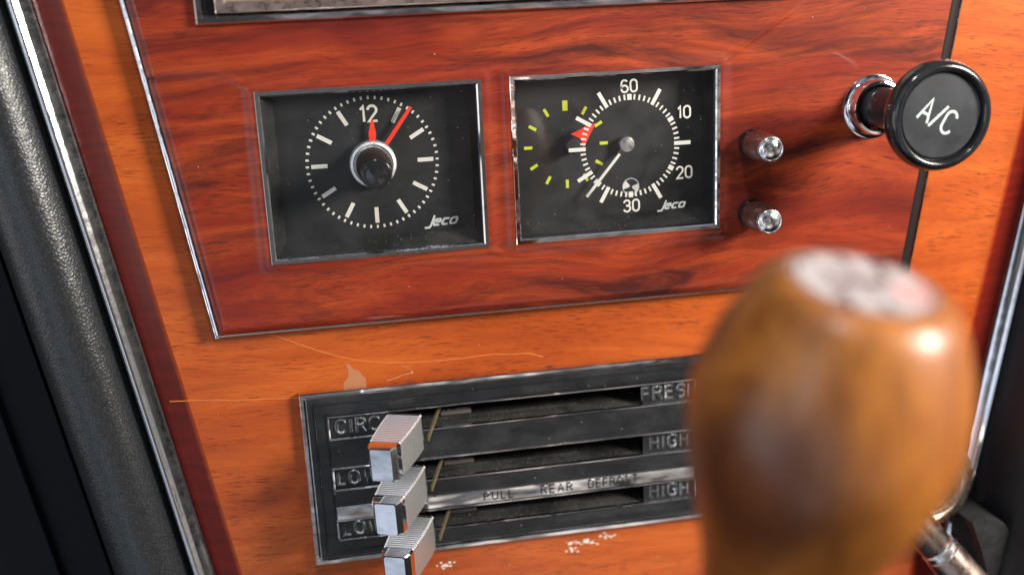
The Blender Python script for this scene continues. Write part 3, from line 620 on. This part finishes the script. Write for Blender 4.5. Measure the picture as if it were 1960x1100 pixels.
for tx, x, k in LET:
    a, b = ROW[k]; mb = MB(); hh = {'FRESH': 5.4, 'CIRC': 5.4}.get(tx, 5.3)
    text(mb, tx, (x, (a+b)/2), hh, 1.35, ZF-1.0, gap=.38, h=.75, bev=.47, mt=0, ms=1, sx={'FRESH': .98, 'CIRC': 1.0, 'LOW': .98, 'HIGH': 1.0}[tx]); mb.build('lettering', ['black', 'spun'], hp, smooth=0, fix=False)
mb = MB(); mb.box(BX0+.2, BX1-.2, -136.75, -131.3, ZF-1, ZF+.55, .35); st = mb.build('chrome_strip', 'wavy_chrome', hp, smooth=20)
mb = MB(); text(mb, 'PULL', (39.3, -134.0), 3.3, .62, ZF+.55, gap=.42, h=.35, bev=.14, mt=0, ms=1, sx=1.05); text(mb, 'REAR', (63.2, -134.0), 3.4, .66, ZF+.55, gap=.40, h=.35, bev=.14, sx=1.05, ms=1); text(mb, 'DEFROST', (86.8, -133.9), 3.4, .62, ZF+.55, gap=.38, h=.35, bev=.14, ms=1, sx=.95)
mb.build('lettering', ['black_gloss', 'black_gloss'], st, smooth=0, fix=False)
mb = MB(); mb.box(BX0, 2, -136.75, -131.3, ZF+.56, ZF+.75, .15)
mb.build('label_strip', 'wavy_chrome', st, smooth=20)

# three chrome slider levers
def lever(loc, label):
    t = thing('slider_lever', label, 'lever', loc, 'chrome slider levers of the heater panel')
    tl = math.radians(22.5); ax = Vector((-math.sin(tl), -.055, math.cos(tl))).normalized(); bx = Vector((math.cos(tl), 0, math.sin(tl))); vy = ax.cross(bx)
    O = Vector(loc); rings = []; ribs = 16; Lg = 29.5
    def sec(s_, hw, hh, cf=.6):
        pts = [(-hw+cf, -hh), (hw-cf, -hh), (hw, -hh+cf), (hw, hh-cf), (hw-cf, hh), (-hw+cf, hh), (-hw, hh-cf), (-hw, -hh+cf)]
        return [O+ax*s_+bx*x+vy*y for x, y in pts]
    def dim(t_): return 7.5-2.2*t_**1.8-.7*(1-t_)**3, 7.3-.55*t_
    rings.append(sec(-.6, 5.5, 5.5)); rings.append(sec(0, 6.4, 6.9)); st_ = 0.07; en = .80
    hw, hh = dim(.03); rings.append(sec(Lg*.03, hw, hh))
    for k in range(ribs):
        for q, dlt in ((0., 0.), (.38, 0.0), (.52, .25), (.86, .25)):
            t_ = st_+(en-st_)*(k+q)/ribs; hw, hh = dim(t_); rings.append(sec(Lg*t_, hw-dlt, hh-dlt))
    for t_ in (.82, .92):
        hw, hh = dim(t_); rings.append(sec(Lg*t_, hw, hh))
    hw, hh = dim(1); rings.append(sec(Lg*.985, hw-1.0, hh-.25, .6)); rings.append(sec(Lg, hw-1.4, hh-.6, .5))
    mb = MB(); n = len(rings); mb.loft(rings, True, True)
    mb.mi = [1 if 3*8 <= i < (3+ribs*4)*8 else 0 for i in range(len(mb.f))]
    mb.build('grip', ['mirror', 'ribbed_chrome'], t, smooth=15)
    mb = MB(); r0 = [O+Vector(p) for p in ((12.6, -1.2, 1.0), (12.6, 1.4, 1.0), (13.2, 1.4, 1.2), (13.2, -1.2, 1.2))]
    a_ = [O+Vector(p) for p in ((7.6, -5.0, 1), (7.6, -2.6, 1), (8.2, -2.4, 1.4), (8.2, -5.0, 1.4))]; b_ = [O+Vector(p) for p in ((14.6, 4.0, -13), (14.6, 5.6, -13), (15.3, 5.6, -12.6), (15.3, 4.0, -12.6))]
    mb.loft([a_, b_], True, True); mb.build('arm', 'brass', t, smooth=0)
    return t
l1 = lever((4.2, -99.4, 3.2), 'chrome slider lever with fine ribs, uppermost of the three on the heater panel')
for (x, y), lab in (((4.2, -120.6), 'chrome slider lever with fine ribs, middle one of the three on the heater panel'), ((6.0, -142.2), 'chrome slider lever with fine ribs, lowest of the three on the heater panel')):
    l = l1.copy(); COL.objects.link(l); l.location = W3((x, y, 3.2)); l['label'] = lab
    for ch in list(l1.children):
        c = ch.copy(); COL.objects.link(c); c.parent = l

# ================================================================== gear lever with barrel knob
CAMR = [Vector((.98420, -.04504, .17122)), Vector((.087018, .96529, -.24624)), Vector((-.15419, .25725, .95396))]
GC = Vector((82.9, 2.0, 203.5))                       # centre of the knob's top
GA = Vector((.135, .967, .205)).normalized()
gl = thing('gear_lever', 'amber burl wood gear knob with a white shift pattern on top, out of focus', 'gear lever', tuple(GC-GA*120))
mb = MB(); L0 = [(0.01, 0), (14.0, 0), (15.2, -.2), (17.2, -1.0), (18.9, -2.6), (20.4, -5), (22.4, -9), (24.6, -14), (26.4, -20), (27.5, -26), (27.8, -31), (26.8, -38), (24.9, -45), (22.0, -53), (19.2, -61), (16.9, -69), (15.6, -77), (15, -83), (13.5, -85), (6.5, -86)]
prof = list(reversed(L0))
mb.lathe(tuple(GC), GA, prof, 96, cap0=True, cap1=False); kb = mb.build('knob', 'burl', gl, smooth=70)
mb = MB(); mb.lathe(tuple(GC), GA, [(6.3, -125), (6.3, -80)], 32, cap0=True); mb.build('shaft', 'brown_chrome', gl)
gu = Vector((1, 0, 0)) - GA*GA.x; gu.normalize(); gv = GA.cross(gu)*1.0
if gv.z > 0: gv = -gv
def ontop(x, y, z): return tuple(GC+GA*z+gu*x+gv*y)
mb = MB(); mb.disc((0, 0), 13.9, .18, 56, 0, ontop); mb.disc((0, 0), 13.5, .25, 56, 1, ontop, 12.7)
for pl in ([(-6, 6), (-6, -6)], [(0, 6), (0, -6)], [(6, 6), (6, 0)], [(-6, 0), (6, 0)]): mb.ribbon(pl, 1.8, .26+.02*random.random(), M_=ontop, mi_top=1)
for tx, c in (('1', (-7.8, 8.8)), ('2', (-7.6, -9.0)), ('3', (0, 9.6)), ('4', (0, -10)), ('5', (7.2, 8.8))): text(mb, tx, c, 3.9, 1.25, .25, M_=ontop, mt=1)
mb.disc((8.0, -4.2), 3.4, .27, 24, 2, ontop); text(mb, 'R', (8.0, -4.2), 3.6, .8, .30, M_=ontop, mt=0)
mb.build('shift_pattern', ['cream', 'maroon', 'pink'], kb, smooth=0, fix=False)

# ================================================================== hardware low down beside the gear knob
t_ = thing('metal_rod', 'brown grey metal rod with a bright crescent notch running down behind the gear knob', 'rod', (225, -176, 25))
mb = MB(); p0, p1 = Vector((193.5, -139, 20)), Vector((242.5, -200, 38)); ax = (p1-p0).normalized(); Lr = (p1-p0).length
mb.lathe(tuple(p0), ax, [(7.0, 0), (7.0, Lr*.42), (6.5, Lr*.43), (6.5, Lr*.46), (7.6, Lr*.475), (7.8, Lr*.5), (7.8, Lr)], 48, cap0=True); mb.build('bar', 'brown_chrome', t_)
mb = MB(); mb.lathe(tuple(p0), ax, [(6.55, Lr*.425), (7.4, Lr*.435), (7.4, Lr*.462), (6.55, Lr*.47)], 48, cap1=False); mb.build('notch_ring', 'spun', t_)
t_ = thing('round_bezel', 'dull bronze round bezel half hidden behind the gear knob', 'bezel', (224, -147, 8))
mb = MB(); bc = (223.5, -147.5, 4); bxs = Vector((.10, .05, 1))
mb.lathe(bc, bxs, [(19.4, -6), (19.5, 3), (19.2, 4.0), (16.0, 4.6), (15.6, 4.3), (15.2, 5.4), (14.4, 5.8), (13.6, 5.4), (13.2, 4.6), (12.0, 4.2), (11.6, 2.0), (9.5, 1.2)], 72, cap1=True); mb.build('ring', 'bronze', t_, smooth=25)
t_ = thing('felt_pad', 'black felt covered pad flecked with lint beside the metal rod', 'pad', (255, -185, 10))
mb = MB(); pts = [(237.5, -163.4), (239.5, -162.6), (244, -162.4), (249, -163.2), (253.5, -166.2), (257, -171), (260.8, -178), (264, -187), (268, -215), (252, -215), (247, -190), (242, -175)]
def ins_(pts, k):
    cx = sum(p[0] for p in pts)/len(pts); cy = sum(p[1] for p in pts)/len(pts); return [((x-cx)*k+cx, (y-cy)*k+cy) for x, y in pts]
mb.loft([[(x, y, -6) for x, y in pts], [(x, y, 14.0) for x, y in pts], [(x, y, 15.2) for x, y in ins_(pts, .985)], [(x, y, 15.8) for x, y in ins_(pts, .95)]], True, True); pad = mb.build('cover', 'felt', t_, smooth=30)
mb = MB(); q = [(237.3, -163.4), (242, -175), (246.8, -190), (251.5, -215)]; mb.loft([[(x-.7, y, 13.5), (x+.5, y, 16.2), (x+.9, y, 16.0), (x+.2, y, 13.5)] for x, y in q], closed=True); mb.build('edge_binding', 'dark_plug', t_)
